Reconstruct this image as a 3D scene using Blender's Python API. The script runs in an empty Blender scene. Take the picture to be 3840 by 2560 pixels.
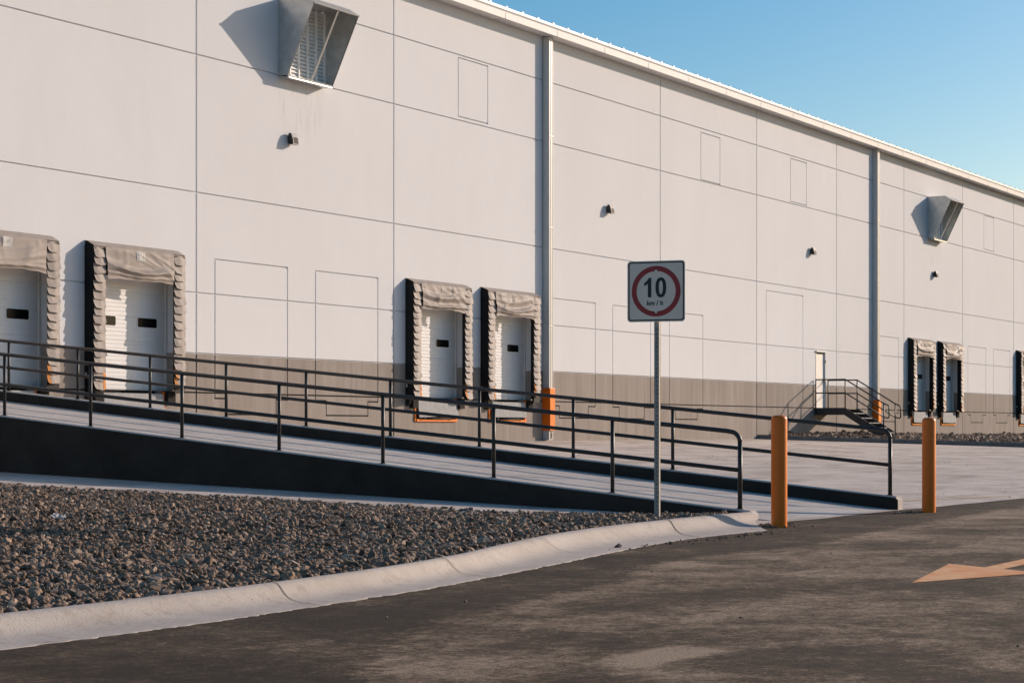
import bpy, bmesh, math, random
import numpy as np
from mathutils import Vector, Matrix
random.seed(7)
rng = np.random.default_rng(11)
SC = bpy.context.scene
COL = SC.collection
WY = 28.8            # the long wall stands in the plane y = WY, camera side is y < WY
EYE = 1.035
def yard_z(y): return 0.0363 * (y - 8.8)
def ramp_z(y): return 0.0965 * (y - 9.05)

# ------------------------------------------------------------------ helpers
def wloc(o):
    return Vector(o.location) + (wloc(o.parent) if o.parent else Vector((0, 0, 0)))
class MB:
    """collects vertices and faces, links them as one mesh object"""
    def __init__(self): self.v = []; self.f = []; self.m = []; self.s = []
    def face(self, pts, mi=0, smooth=False):
        b = len(self.v); self.v += [tuple(p) for p in pts]
        self.f.append(tuple(range(b, b + len(pts)))); self.m.append(mi); self.s.append(smooth)
    def box(self, a, b, mi=0, M=None):
        x0, y0, z0 = a; x1, y1, z1 = b
        c = [(x0,y0,z0),(x1,y0,z0),(x1,y1,z0),(x0,y1,z0),(x0,y0,z1),(x1,y0,z1),(x1,y1,z1),(x0,y1,z1)]
        if M is not None: c = [tuple(M @ Vector(p)) for p in c]
        k = len(self.v); self.v += c
        for q in ((0,3,2,1),(4,5,6,7),(0,1,5,4),(1,2,6,5),(2,3,7,6),(3,0,4,7)):
            self.f.append(tuple(k + i for i in q)); self.m.append(mi); self.s.append(False)
    def prism(self, poly, vec, mi=0, mis=None):
        """closed prism: polygon poly swept by vec"""
        n = len(poly); k = len(self.v); vec = Vector(vec)
        self.v += [tuple(p) for p in poly] + [tuple(Vector(p) + vec) for p in poly]
        self.f.append(tuple(range(k, k + n))[::-1]); self.m.append(mi); self.s.append(False)
        self.f.append(tuple(range(k + n, k + 2 * n))); self.m.append(mi); self.s.append(False)
        for i in range(n):
            j = (i + 1) % n
            self.f.append((k + i, k + j, k + n + j, k + n + i))
            self.m.append(mis[i] if mis else mi); self.s.append(False)
    def tube(self, pts, r, seg=12, mi=0, cap=True):
        pts = [Vector(p) for p in pts]; k = len(self.v); n = len(pts)
        t0 = (pts[1] - pts[0]).normalized()
        up = Vector((0, 0, 1)) if abs(t0.z) < .9 else Vector((1, 0, 0))
        u = t0.cross(up).normalized()
        for i, p in enumerate(pts):
            if i == 0: t = t0
            elif i == n - 1: t = (pts[-1] - pts[-2]).normalized()
            else: t = ((pts[i] - pts[i-1]).normalized() + (pts[i+1] - pts[i]).normalized()).normalized()
            u = (u - t * u.dot(t)).normalized(); w = t.cross(u)
            rr = r[i] if isinstance(r, (list, tuple)) else r
            for a in range(seg):
                q = 2 * math.pi * a / seg
                self.v.append(tuple(p + (u * math.cos(q) + w * math.sin(q)) * rr))
        for i in range(n - 1):
            for a in range(seg):
                b = (a + 1) % seg
                self.f.append((k + i*seg + a, k + i*seg + b, k + (i+1)*seg + b, k + (i+1)*seg + a))
                self.m.append(mi); self.s.append(True)
        if cap:
            self.f.append(tuple(k + a for a in range(seg))[::-1]); self.m.append(mi); self.s.append(False)
            self.f.append(tuple(k + (n-1)*seg + a for a in range(seg))); self.m.append(mi); self.s.append(False)
    def grid(self, P, mi=0, smooth=True):
        """P[i][j] points"""
        k = len(self.v); a = len(P); b = len(P[0])
        for row in P: self.v += [tuple(p) for p in row]
        for i in range(a - 1):
            for j in range(b - 1):
                self.f.append((k + i*b + j, k + i*b + j + 1, k + (i+1)*b + j + 1, k + (i+1)*b + j))
                self.m.append(mi); self.s.append(smooth)
    def build(self, name, mats, parent=None, bevel=0, loc=None):
        me = bpy.data.meshes.new(name)
        o_ = Vector(loc) if loc is not None else Vector((0,0,0))
        me.from_pydata([tuple(Vector(p) - o_) for p in self.v], [], self.f)
        if not isinstance(mats, (list, tuple)): mats = [mats]
        for m in mats: me.materials.append(m)
        me.polygons.foreach_set('material_index', self.m)
        me.polygons.foreach_set('use_smooth', self.s)
        bm = bmesh.new(); bm.from_mesh(me)
        bmesh.ops.recalc_face_normals(bm, faces=bm.faces) if bevel >= 0 else None
        if bevel > 0:
            bmesh.ops.remove_doubles(bm, verts=bm.verts, dist=1e-5)
            es = [e for e in bm.edges if len(e.link_faces) == 2 and e.calc_face_angle(0) > .6]
            bmesh.ops.bevel(bm, geom=es, offset=bevel, segments=2, affect='EDGES', profile=.5, clamp_overlap=True)
        bm.to_mesh(me); bm.free(); me.update()
        o = bpy.data.objects.new(name, me); COL.objects.link(o)
        o.location = o_
        if parent is not None:
            o.parent = parent; o.location = o_ - wloc(parent)
        return o
def thing(name, label, cat, loc=(0,0,0), group=None):
    o = bpy.data.objects.new(name, None); COL.objects.link(o)
    o.location = loc; o.empty_display_size = .2
    tag(o, label, cat, group); return o
def tag(o, label, cat, group=None):
    o['label'] = label; o['category'] = cat
    if group: o['group'] = group
    return o
def structure(o): o['kind'] = 'structure'; return o
def stuff(o, label, cat): o['kind'] = 'stuff'; o['label'] = label; o['category'] = cat; return o
def copy_tree(o, parent=None):
    c = o.copy(); COL.objects.link(c)
    if parent is not None: c.parent = parent
    for ch in list(o.children): copy_tree(ch, c)
    return c

# ------------------------------------------------------------------ materials
def newmat(name):
    m = bpy.data.materials.new(name); m.use_nodes = True
    nt = m.node_tree; b = nt.nodes['Principled BSDF']
    return m, nt, b
def N(nt, t, **kw):
    n = nt.nodes.new(t)
    for k, v in kw.items():
        if k in n.inputs: n.inputs[k].default_value = v
        else: setattr(n, k, v)
    return n
def pos(nt, scale=(1,1,1), loc=(0,0,0)):
    g = N(nt, 'ShaderNodeNewGeometry'); mp = N(nt, 'ShaderNodeMapping')
    mp.inputs['Scale'].default_value = scale; mp.inputs['Location'].default_value = loc
    nt.links.new(g.outputs['Position'], mp.inputs['Vector']); return mp.outputs['Vector']
def noise(nt, vec, scale, detail=5, rough=.55, dist=0):
    n = N(nt, 'ShaderNodeTexNoise', Scale=scale, Detail=detail, Roughness=rough, Distortion=dist)
    nt.links.new(vec, n.inputs['Vector']); return n.outputs['Fac']
def ramp(nt, fac, stops):
    r = N(nt, 'ShaderNodeValToRGB'); e = r.color_ramp.elements
    while len(e) < len(stops): e.new(.5)
    for i, (p, c) in enumerate(stops):
        e[i].position = p; e[i].color = (*c, 1) if len(c) == 3 else c
    nt.links.new(fac, r.inputs['Fac']); return r.outputs['Color']
def g(v): return (v, v, v)
def mixc(nt, fac, a, b, mode='MIX'):
    n = N(nt, 'ShaderNodeMix', data_type='RGBA', blend_type=mode)
    for s, x in ((0, fac), (6, a), (7, b)):
        if isinstance(x, (int, float)): n.inputs[s].default_value = x
        elif isinstance(x, tuple): n.inputs[s].default_value = (*x, 1)
        else: nt.links.new(x, n.inputs[s])
    return n.outputs[2]
def mth(nt, op, a, b=None, c=None, clamp=False):
    n = N(nt, 'ShaderNodeMath', operation=op); n.use_clamp = clamp
    for i, x in enumerate((a, b, c)):
        if x is None: continue
        if isinstance(x, (int, float)): n.inputs[i].default_value = x
        else: nt.links.new(x, n.inputs[i])
    return n.outputs[0]
def bump(nt, b, h, dist, strength=1.0):
    n = N(nt, 'ShaderNodeBump', Distance=dist, Strength=strength)
    nt.links.new(h, n.inputs['Height']); nt.links.new(n.outputs['Normal'], b.inputs['Normal'])
def simple(name, col, rough=.6, metal=0., var=.12, scale=8., bumpd=0., bscale=60., spec=None):
    m, nt, b = newmat(name)
    v = noise(nt, pos(nt), scale, 6, .6)
    lo = tuple(max(0, c * (1 - var)) for c in col); hi = tuple(c * (1 + var) for c in col)
    nt.links.new(ramp(nt, v, [(.3, lo), (.7, hi)]), b.inputs['Base Color'])
    b.inputs['Roughness'].default_value = rough; b.inputs['Metallic'].default_value = metal
    if spec is not None: b.inputs['Specular IOR Level'].default_value = spec
    if bumpd: bump(nt, b, noise(nt, pos(nt), bscale, 4, .6), bumpd)
    return m

M = {}
# painted tilt-up wall: white field with faint vertical weathering
def panel_tone(nt, amt):
    gp = N(nt, 'ShaderNodeNewGeometry'); sp = N(nt, 'ShaderNodeSeparateXYZ'); nt.links.new(gp.outputs['Position'], sp.inputs[0])
    k = mth(nt, 'FLOOR', mth(nt, 'DIVIDE', mth(nt, 'SUBTRACT', sp.outputs['X'], 34.7), 7.72))
    wn = N(nt, 'ShaderNodeTexWhiteNoise', noise_dimensions='1D'); nt.links.new(k, wn.inputs['W'])
    return sp, mth(nt, 'MULTIPLY', wn.outputs['Value'], amt)
def box_mask(nt, sp, x0, x1, z0, z1, soft):
    def sm(v, a, b_):
        q = N(nt, 'ShaderNodeMapRange', interpolation_type='SMOOTHSTEP'); q.inputs['From Min'].default_value = a; q.inputs['From Max'].default_value = b_
        nt.links.new(v, q.inputs['Value']); return q.outputs['Result']
    mx = mth(nt, 'MULTIPLY', sm(sp.outputs['X'], x0 - soft, x0 + soft), sm(sp.outputs['X'], x1 + soft, x1 - soft))
    mz = mth(nt, 'MULTIPLY', sm(sp.outputs['Z'], z0, z0 + 1.0), sm(sp.outputs['Z'], z1 + .05, z1))
    return mth(nt, 'MULTIPLY', mx, mz)
m, nt, b = newmat('white_wall_paint')
base, dirt = (.705, .715, .735), (.63, .63, .635)
big = noise(nt, pos(nt, (1, 1, .7)), .33, 6, .62, .3)
st = noise(nt, pos(nt, (1.0, 1, .16)), 1.1, 6, .6)
sp, tone = panel_tone(nt, .38)
col = mixc(nt, ramp(nt, big, [(.35, g(0)), (.70, g(.5))]), base, dirt)
col = mixc(nt, ramp(nt, st, [(.48, g(0)), (.75, g(.3))]), col, dirt)
col = mixc(nt, tone, col, dirt)
fl = noise(nt, pos(nt, (1.3, 1, .5)), 3.1, 6, .7)
col = mixc(nt, ramp(nt, fl, [(.56, g(0)), (.75, g(.25))]), col, (.76, .765, .775))
drip = ramp(nt, noise(nt, pos(nt, (5.5, 1, .55)), 1.6, 4, .6, .4), [(.53, g(0)), (.66, g(.55))])
for q in ((37.75, 39.3, 7.7, 9.3), (84.1, 85.7, 7.5, 9.3), (50.0, 50.6, 10.5, 12.4)):
    col = mixc(nt, mth(nt, 'MULTIPLY', drip, box_mask(nt, sp, *q, .25)), col, (.50, .50, .50))
nt.links.new(col, b.inputs['Base Color'])
b.inputs['Roughness'].default_value = .82; b.inputs['Specular IOR Level'].default_value = .2
bump(nt, b, noise(nt, pos(nt), 30, 5, .65), .002)
M['white'] = m
# taupe band: stronger streaks running down
m, nt, b = newmat('taupe_wall_paint')
s1 = noise(nt, pos(nt, (1.3, 1, .10)), 1.7, 7, .68, .2)
s2 = noise(nt, pos(nt, (3.1, 1, .16)), 1.9, 6, .66, .3)
bg = noise(nt, pos(nt), .5, 4, .6)
c = mixc(nt, ramp(nt, bg, [(.3, g(0)), (.7, g(1))]), (.27, .235, .205), (.315, .275, .245))
c = mixc(nt, ramp(nt, s1, [(.47, g(0)), (.70, g(.85))]), c, (.37, .33, .297))
c = mixc(nt, ramp(nt, s2, [(.50, g(0)), (.70, g(.65))]), c, (.23, .197, .171))
nt.links.new(c, b.inputs['Base Color']); b.inputs['Roughness'].default_value = .85
b.inputs['Specular IOR Level'].default_value = .15
bump(nt, b, noise(nt, pos(nt), 45, 4, .6), .0015)
M['taupe'] = m
M['trim'] = simple('white_sheet_metal', (.70, .69, .67), .45, 0, .04, 3, spec=.12)
M['roof'] = simple('white_roof_metal', (.82, .80, .77), .4, 0, .03, 3, spec=.3)
M['pipe'] = simple('pale_grey_pipe_paint', (.56, .56, .545), .4, 0, .05, 4)
M['dark_rail'] = simple('charcoal_rail_paint', (.030, .028, .026),   .45, 0, .25, 12, .0005, 90, spec=.4)
M['steel_dark'] = simple('charcoal_stair_paint', (.03, .031, .032), .5, 0, .25, 8)
M['black_vinyl'] = simple('black_vinyl', (.014, .014, .014), .65, 0, .3, 9, .002, 30, spec=.2)
M['rubber'] = simple('black_rubber', (.02, .019, .018), .8, 0, .3, 30, .003, 50, spec=.2)
M['side_shade'] = simple('shaded_ramp_side', (.034, .029, .025), .75, 0, .25, 2, .002, 30, spec=.15)  # near-black puts the shade on the ramp's side faces into the colour
M['dark_void'] = simple('dark_pit_interior', (.012, .012, .012), .9)
M['glass_dark'] = simple('dark_window_glass', (.005, .005, .005), .3, 0, .1, 4, spec=.12)
M['door'] = simple('white_door_paint', (.76, .76, .755), .42, 0, .04, 3, spec=.3)
M['rim'] = simple('dull_zinc_rim', (.22, .22, .215), .6, 0, .12, 9, spec=.15)
M['galv'] = simple('galvanised_steel', (.56, .575, .565), .34, .7, .14, 5, .001, 25)
M['louvre'] = simple('pale_louvre_aluminium', (.84, .85, .84), .5, 0, .06, 6, spec=.1)
M['plate'] = simple('worn_steel_plate', (.34, .345, .345), .7, 0, .18, 7, .003, 60, spec=.1)
M['bracket'] = simple('pale_bracket', (.5, .5, .49), .5)
# orange safety paint, slightly scuffed
def orange(name, col, rough):
    m, nt, b = newmat(name)
    n1 = noise(nt, pos(nt, (1, 1, .5)), 5, 6, .7)
    c = mixc(nt, ramp(nt, n1, [(.35, g(0)), (.7, g(.5))]), col, tuple(x * .72 for x in col))
    n2 = noise(nt, pos(nt, (1, 1, .7)), 38, 4, .7)
    c = mixc(nt, ramp(nt, n2, [(.68, g(0)), (.74, g(.6))]), c, tuple(min(1, x * 1.15 + .05) for x in col))
    nt.links.new(c, b.inputs['Base Color']); b.inputs['Roughness'].default_value = rough
    b.inputs['Specular IOR Level'].default_value = .4
    bump(nt, b, noise(nt, pos(nt), 9, 4, .6), .0015)
    return m
M['orange'] = orange('orange_safety_paint', (.84, .165, .002), .36)
# beige dock cloth
m, nt, b = newmat('beige_dock_cloth')
n1 = noise(nt, pos(nt), 3.5, 6, .65); n2 = noise(nt, pos(nt, (1, 1, .4)), 14, 5, .7)
c = mixc(nt, ramp(nt, n1, [(.3, g(0)), (.7, g(1))]), (.31, .270, .240), (.36, .315, .282))
c = mixc(nt, ramp(nt, n2, [(.55, g(0)), (.8, g(.35))]), c, (.245, .212, .186))
nt.links.new(c, b.inputs['Base Color']); b.inputs['Roughness'].default_value = .55
b.inputs['Specular IOR Level'].default_value = .10
w = N(nt, 'ShaderNodeTexNoise', Scale=9., Detail=3.); nt.links.new(pos(nt), w.inputs['Vector'])
bump(nt, b, w.outputs['Fac'], .004)
M['cloth'] = m
M['orange_tape'] = simple('orange_vinyl_strip', (.60, .25, .08), .7, 0, .2, 20, spec=.08)
M['pocket'] = simple('pale_label_pocket', (.44, .44, .43), .5, 0, .3, 14, spec=.08)
# asphalt: dark binder with pale dust dragged along by tyres
def curve_y(nt, x, pts, x0, x1, ylo, yhi):
    """float curve: world x -> world y through pts"""
    t = N(nt, 'ShaderNodeMapRange'); t.inputs['From Min'].default_value = x0; t.inputs['From Max'].default_value = x1
    nt.links.new(x, t.inputs['Value'])
    fc = N(nt, 'ShaderNodeFloatCurve'); cv = fc.mapping.curves[0]
    q = [((a - x0) / (x1 - x0), (b_ - ylo) / (yhi - ylo)) for a, b_ in pts]
    cv.points[0].location = q[0]; cv.points[1].location = q[-1]
    for p in q[1:-1]: cv.points.new(*p)
    fc.mapping.update()
    nt.links.new(t.outputs['Result'], fc.inputs['Value'])
    return mth(nt, 'MULTIPLY_ADD', fc.outputs['Value'], yhi - ylo, ylo)
m, nt, b = newmat('asphalt')
P = pos(nt); sx = N(nt, 'ShaderNodeSeparateXYZ'); nt.links.new(P, sx.inputs[0])
big = noise(nt, P, .62, 9, .62, .5); mid = noise(nt, pos(nt, (1.0, 1.25, 1)), 1.9, 10, .70, .5)
med = noise(nt, P, 9, 8, .75, .3); fine = noise(nt, P, 30, 6, .78); grain = noise(nt, P, 95, 4, .75)
def sm(v, a_, b__, lo=0., hi=1.):
    k = N(nt, 'ShaderNodeMapRange', interpolation_type='SMOOTHSTEP')
    for n_, x_ in (('From Min', a_), ('From Max', b__), ('To Min', lo), ('To Max', hi)): k.inputs[n_].default_value = x_
    nt.links.new(v, k.inputs['Value']); return k.outputs['Result']
gpts = [(2, 1.6), (5, 3.5), (6.8, 4.86), (8.26, 5.64), (9.35, 6.05), (11.7, 6.35), (14.6, 7.12), (16.2, 7.0), (20, 7.35), (26, 7.9), (40, 8.3)]
gy = curve_y(nt, sx.outputs['X'], gpts, 2, 40, 0, 10)
d = mth(nt, 'SUBTRACT', gy, sx.outputs['Y'])
d = mth(nt, 'ADD', d, mth(nt, 'MULTIPLY', mth(nt, 'SUBTRACT', med, .5), .35))
inside = sm(d, -.04, .22)
rim = mth(nt, 'MULTIPLY', sm(d, -.02, .16), sm(d, 1.5, .25))
rim2 = mth(nt, 'MULTIPLY', sm(d, 1.25, 1.45), sm(d, 2.1, 1.55))
patch = mth(nt, 'MULTIPLY', mth(nt, 'MULTIPLY', sm(sx.outputs['X'], 7.6, 7.9), sm(sx.outputs['X'], 8.75, 8.5)), mth(nt, 'MULTIPLY', sm(sx.outputs['Y'], 3.85, 4.0), sm(sx.outputs['Y'], 4.3, 4.2)))
dust = mth(nt, 'ADD', mth(nt, 'ADD', mth(nt, 'MULTIPLY', mth(nt, 'SUBTRACT', big, .5), .85), mth(nt, 'MULTIPLY', mth(nt, 'SUBTRACT', mid, .5), .62)), .482)
dust = mth(nt, 'ADD', dust, mth(nt, 'MULTIPLY', mth(nt, 'SUBTRACT', med, .5), .75))
dust = mth(nt, 'ADD', dust, mth(nt, 'MULTIPLY', mth(nt, 'SUBTRACT', fine, .5), .85))
dust = mth(nt, 'ADD', dust, mth(nt, 'MULTIPLY', inside, .085))
dust = mth(nt, 'ADD', dust, mth(nt, 'MULTIPLY', rim, .11))
dust = mth(nt, 'ADD', dust, mth(nt, 'MULTIPLY', rim2, .08))
dust = mth(nt, 'ADD', dust, mth(nt, 'MULTIPLY', patch, .22))
c = ramp(nt, dust, [(.34, (.030, .0185, .0095)), (.48, (.058, .037, .0195)), (.58, (.112, .075, .045)), (.68, (.225, .162, .108)), (.84, (.44, .33, .235))])
c = mixc(nt, ramp(nt, grain, [(.34, g(.85)), (.55, g(0))]), c, (.022, .016, .012))
c = mixc(nt, ramp(nt, grain, [(.62, g(0)), (.72, g(.5))]), c, (.26, .205, .165))
nt.links.new(c, b.inputs['Base Color']); b.inputs['Roughness'].default_value = .88
b.inputs['Specular IOR Level'].default_value = .25
hh = mth(nt, 'ADD', grain, mth(nt, 'MULTIPLY', fine, 1.2))
bump(nt, b, hh, .009, .9)
M['asphalt'] = m
# brushed yard concrete with saw cuts, tyre marks and dust
def concrete(name, c0, c1, dark, joints=0, streaks=.6, sc=1.):
    m, nt, b = newmat(name)
    P = pos(nt)
    a = noise(nt, P, .45 * sc, 8, .66, .5); d = noise(nt, pos(nt, (.6, 1.3, 1)), .9 * sc, 9, .70, .6)
    f = noise(nt, P, 40, 4, .7)
    c = mixc(nt, ramp(nt, a, [(.32, g(0)), (.68, g(1))]), c0, c1)
    c = mixc(nt, ramp(nt, d, [(.46, g(0)), (.66, g(streaks))]), c, dark)
    d2 = noise(nt, pos(nt, (1.2, .8, 1)), 3.2 * sc, 8, .72, .4)
    c = mixc(nt, ramp(nt, d2, [(.55, g(0)), (.7, g(streaks * .6))]), c, dark)
    c = mixc(nt, ramp(nt, f, [(.3, g(.28)), (.55, g(0))]), c, dark)
    if joints:
        s = N(nt, 'ShaderNodeSeparateXYZ'); nt.links.new(P, s.inputs[0])
        for ax, o in (('X', .8), ('Y', 1.9)):
            k = mth(nt, 'FRACT', mth(nt, 'DIVIDE', mth(nt, 'ADD', s.outputs[ax], o), joints))
            k = mth(nt, 'ABSOLUTE', mth(nt, 'SUBTRACT', k, .5))
            k = mth(nt, 'LESS_THAN', k, .012 / joints)
            c = mixc(nt, mth(nt, 'MULTIPLY', k, .7), c, (.12, .10, .09))
    nt.links.new(c, b.inputs['Base Color']); b.inputs['Roughness'].default_value = .85
    b.inputs['Specular IOR Level'].default_value = .2
    bump(nt, b, mth(nt, 'ADD', f, noise(nt, P, 150, 2, .6)), .002)
    return m
M['yard'] = concrete('yard_concrete', (.54, .465, .405), (.68, .595, .525), (.31, .252, .21), 4.6, .85)
M['ramp'] = concrete('ramp_concrete', (.47, .43, .395), (.57, .53, .49), (.37, .33, .30), 0, .6, 1.6)
M['kerb'] = None
m, nt, b = newmat('kerb_concrete')
P = pos(nt)
a = noise(nt, P, 1.6, 7, .65, .3); bl = noise(nt, P, 7, 6, .7); pit = N(nt, 'ShaderNodeTexVoronoi', Scale=19.)
nt.links.new(P, pit.inputs['Vector'])
c = mixc(nt, ramp(nt, a, [(.3, g(0)), (.7, g(1))]), (.425, .372, .325), (.515, .457, .405))
c = mixc(nt, ramp(nt, bl, [(.52, g(0)), (.70, g(.55))]), c, (.32, .262, .216))
c = mixc(nt, ramp(nt, noise(nt, pos(nt, (1, 1, 1)), 2.6, 9, .75, 1.2), [(.57, g(0)), (.66, g(.5))]), c, (.285, .235, .198))
pm = mth(nt, 'MULTIPLY', mth(nt, 'LESS_THAN', pit.outputs['Distance'], .11), ramp(nt, noise(nt, P, 3.1, 3), [(.45, g(0)), (.55, g(.9))]))
c = mixc(nt, pm, c, (.17, .15, .13))
nt.links.new(c, b.inputs['Base Color']); b.inputs['Roughness'].default_value = .8
b.inputs['Specular IOR Level'].default_value = .25
bump(nt, b, mth(nt, 'ADD', bl, noise(nt, P, 60, 4, .7)), .004)
M['kerb'] = m
M['joint'] = simple('dark_joint', (.06, .052, .046), .9)
M['sealant'] = simple('dark_joint_sealant', (.018, .015, .013), .9)
M['soil'] = simple('dark_soil', (.034, .025, .019), .95, 0, .4, 14, .01, 20)
m, nt, b = newmat('river_stone')
gi = N(nt, 'ShaderNodeNewGeometry')
c = ramp(nt, gi.outputs['Random Per Island'], [(0, (.07, .046, .032)), (.28, (.30, .192, .125)), (.5, (.13, .088, .062)),
        (.72, (.46, .31, .21)), (.88, (.22, .158, .118)), (1, (.58, .42, .30))])
v = noise(nt, pos(nt), 30, 4, .7)
c = mixc(nt, ramp(nt, v, [(.35, g(.45)), (.65, g(0))]), c, (.095, .064, .045))
nt.links.new(c, b.inputs['Base Color']); b.inputs['Roughness'].default_value = .75
b.inputs['Specular IOR Level'].default_value = .3
bump(nt, b, v, .006)
M['stone'] = m
m, nt, b = newmat('faded_orange_road_paint')
P = pos(nt); n1 = noise(nt, P, 3.2, 7, .7, .5); n2 = noise(nt, P, 34, 5, .75)
c = mixc(nt, ramp(nt, n1, [(.4, g(0)), (.62, g(1))]), (.74, .40, .19), (.70, .24, .05))
c = mixc(nt, ramp(nt, n2, [(.58, g(0)), (.68, g(.75))]), c, (.16, .115, .085))
nt.links.new(c, b.inputs['Base Color']); b.inputs['Roughness'].default_value = .8
M['arrow'] = m
M['yline'] = simple('faded_yellow_line_paint', (.62, .44, .27), .8, 0, .25, 30)
M['sign_white'] = simple('sign_white_sheeting', (.95, .735, .59), .5, 0, .03, 6)
M['sign_red'] = simple('sign_red_film', (.40, .025, .025), .5, 0, .05, 6)
M['sign_black'] = simple('sign_black_film', (.012, .012, .012), .5, 0, .05, 6)
M['post_steel'] = simple('galvanised_post_steel', (.33, .30, .27), .5, .1, .25, 20, .001, 50, spec=.3)
M['bolt'] = simple('zinc_bolt', (.6, .6, .58), .35, .8)
M['lamp_body'] = simple('dark_lamp_casting', (.02, .019, .018), .5)
M['lamp_face'] = simple('silver_lamp_face', (.48, .455, .435), .5, 0, .08, 30, spec=.1)
M['lamp_lens'] = simple('ribbed_lamp_lens', (.05, .045, .042), .5, 0, .5, 40, .002, 60, spec=.04)

# ------------------------------------------------------------------ ground
mb = MB()
mb.face([(-1500, -1500, 0), (1500, -1500, 0), (1500, 1500, 0), (-1500, 1500, 0)])
structure(mb.build('asphalt_road', M['asphalt']))
mb = MB()                                                     # sloping truck yard up to the wall
def yp(x, y, o=.004): return (x, y, yard_z(y) + o)
edge = [(-30, 8.8)]
for i in range(1, 260):                                       # slightly ragged edge against the asphalt
    x = -30 + 190 * i / 260
    edge.append((x, 8.8 + random.uniform(-.03, .03)))
edge.append((160, 8.8))
for (xa, ya), (xb, yb) in zip(edge[:-1], edge[1:]):
    mb.face([yp(xa, ya, .006), yp(xb, yb, .006), yp(xb, WY + .3), yp(xa, WY + .3)])
structure(mb.build('concrete_yard', M['yard']))
mb = MB()
mb.face([yp(25.0, 9.93, .010), yp(30.6, 9.10, .010), yp(30.6, 9.20, .010), yp(25.0, 10.03, .010)])
structure(mb.build('painted_line', M['yline']))

# foreground rolled kerb: station points (toe, back, height)
toe = [(-6, 6.95), (3, 6.88), (6.83, 6.87), (8.3, 6.89), (9.44, 6.97), (10.95, 7.13), (12.31, 7.36), (13.7, 7.63), (14.94, 7.89), (16.2, 8.12), (17.3, 8.26), (18.2, 8.28), (19.05, 8.25)]
back = [(-6, 7.46), (3, 7.38), (6.95, 7.37), (8.4, 7.37), (9.5, 7.39), (10.9, 7.52), (12.2, 7.76), (13.45, 8.10), (14.8, 8.45), (16.3, 8.70), (17.6, 8.80), (18.8, 8.86), (20.15, 8.93)]
hts = [.115, .112, .112, .115, .12, .126, .131, .138, .143, .148, .15, .15, .145]
def resample(pts, n):
    P_ = np.array(pts, float); u = np.linspace(0, len(pts) - 1, n); i = np.arange(len(pts))
    # catmull-rom
    out = []
    for t in u:
        k = min(int(t), len(pts) - 2); f = t - k
        p0 = P_[max(k-1, 0)]; p1 = P_[k]; p2 = P_[k+1]; p3 = P_[min(k+2, len(pts)-1)]
        out.append(.5 * ((2*p1) + (-p0+p2)*f + (2*p0-5*p1+4*p2-p3)*f*f + (-p0+3*p1-3*p2+p3)*f**3))
    return np.array(out)
NS = 420
Tk = resample(toe, NS); Bk = resample(back, NS); Hk = resample([[h] for h in hts], NS)[:, 0]
prof = [(0, -.3), (0, .004), (.05, .022), (.18, .042), (.35, .075), (.48, .12), (.58, .20), (.66, .33), (.72, .49), (.768, .66), (.805, .80), (.84, .90), (.88, .965), (.93, .995), (.985, 1.0), (1., .97), (1., -.6)]
P_ = []
for i in range(NS):
    row = []
    wob = .007 * math.sin(i * 1.7) + .008 * math.sin(i * .61) + random.uniform(-.012, .012)
    for f, z in prof:
        q = Tk[i] * (1 - f) + Bk[i] * f
        row.append((q[0], q[1] + (wob if f == 0 else 0), Hk[i] * z))
    P_.append(row)
mb = MB(); mb.grid(P_)
mb.face(P_[-1])
kerb_pts = P_
# contraction joints across the kerb
for xi in (9.55, 12.0, 14.6, 17.45, 4.5):
    i = int(np.argmin(np.abs(Tk[:, 0] - xi)))
    jr = []
    for k in range(1, len(prof) - 1):
        p = Vector(P_[i][k]); t = (Vector(P_[i+1][k]) - p).normalized()
        nrm = Vector((0, -.5, .85)) * .004
        wj = .009 if xi > 17 else .0042
        jr.append([tuple(p + nrm - t * wj), tuple(p + nrm + t * wj)])
    mb.grid(jr, 1)
structure(mb.build('kerb_strip', [M['kerb'], M['joint']]))

# far kerb round the gravel island by the stairs
fk = [(65.6, 28.8), (65.75, 28.1), (66.3, 27.2), (67.2, 25.6), (70.05, 20.6), (74, 13.7), (77, 8.85)]
fkr = resample(fk, 40)
rows = []
for i in range(40):
    t = fkr[min(i+1, 39)] - fkr[max(i-1, 0)]; t /= np.linalg.norm(t); n_ = np.array([-t[1], t[0]])
    if n_[0] < 0: n_ = -n_
    rows.append([tuple((*(fkr[i] + n_ * o), yard_z(fkr[i][1]) + z)) for o, z in ((0, -.1), (0, .14), (.03, .16), (.17, .16), (.17, -.1))])
mb = MB(); mb.grid(rows, 0, False)
M['shaded_kerb'] = simple('shade_darkened_kerb_concrete', (.17, .155, .142), .9, 0, .2, 3)  # darker kerb concrete, the shade on its visible face put into the colour
structure(mb.build('kerb_strip', M['shaded_kerb']))

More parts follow.
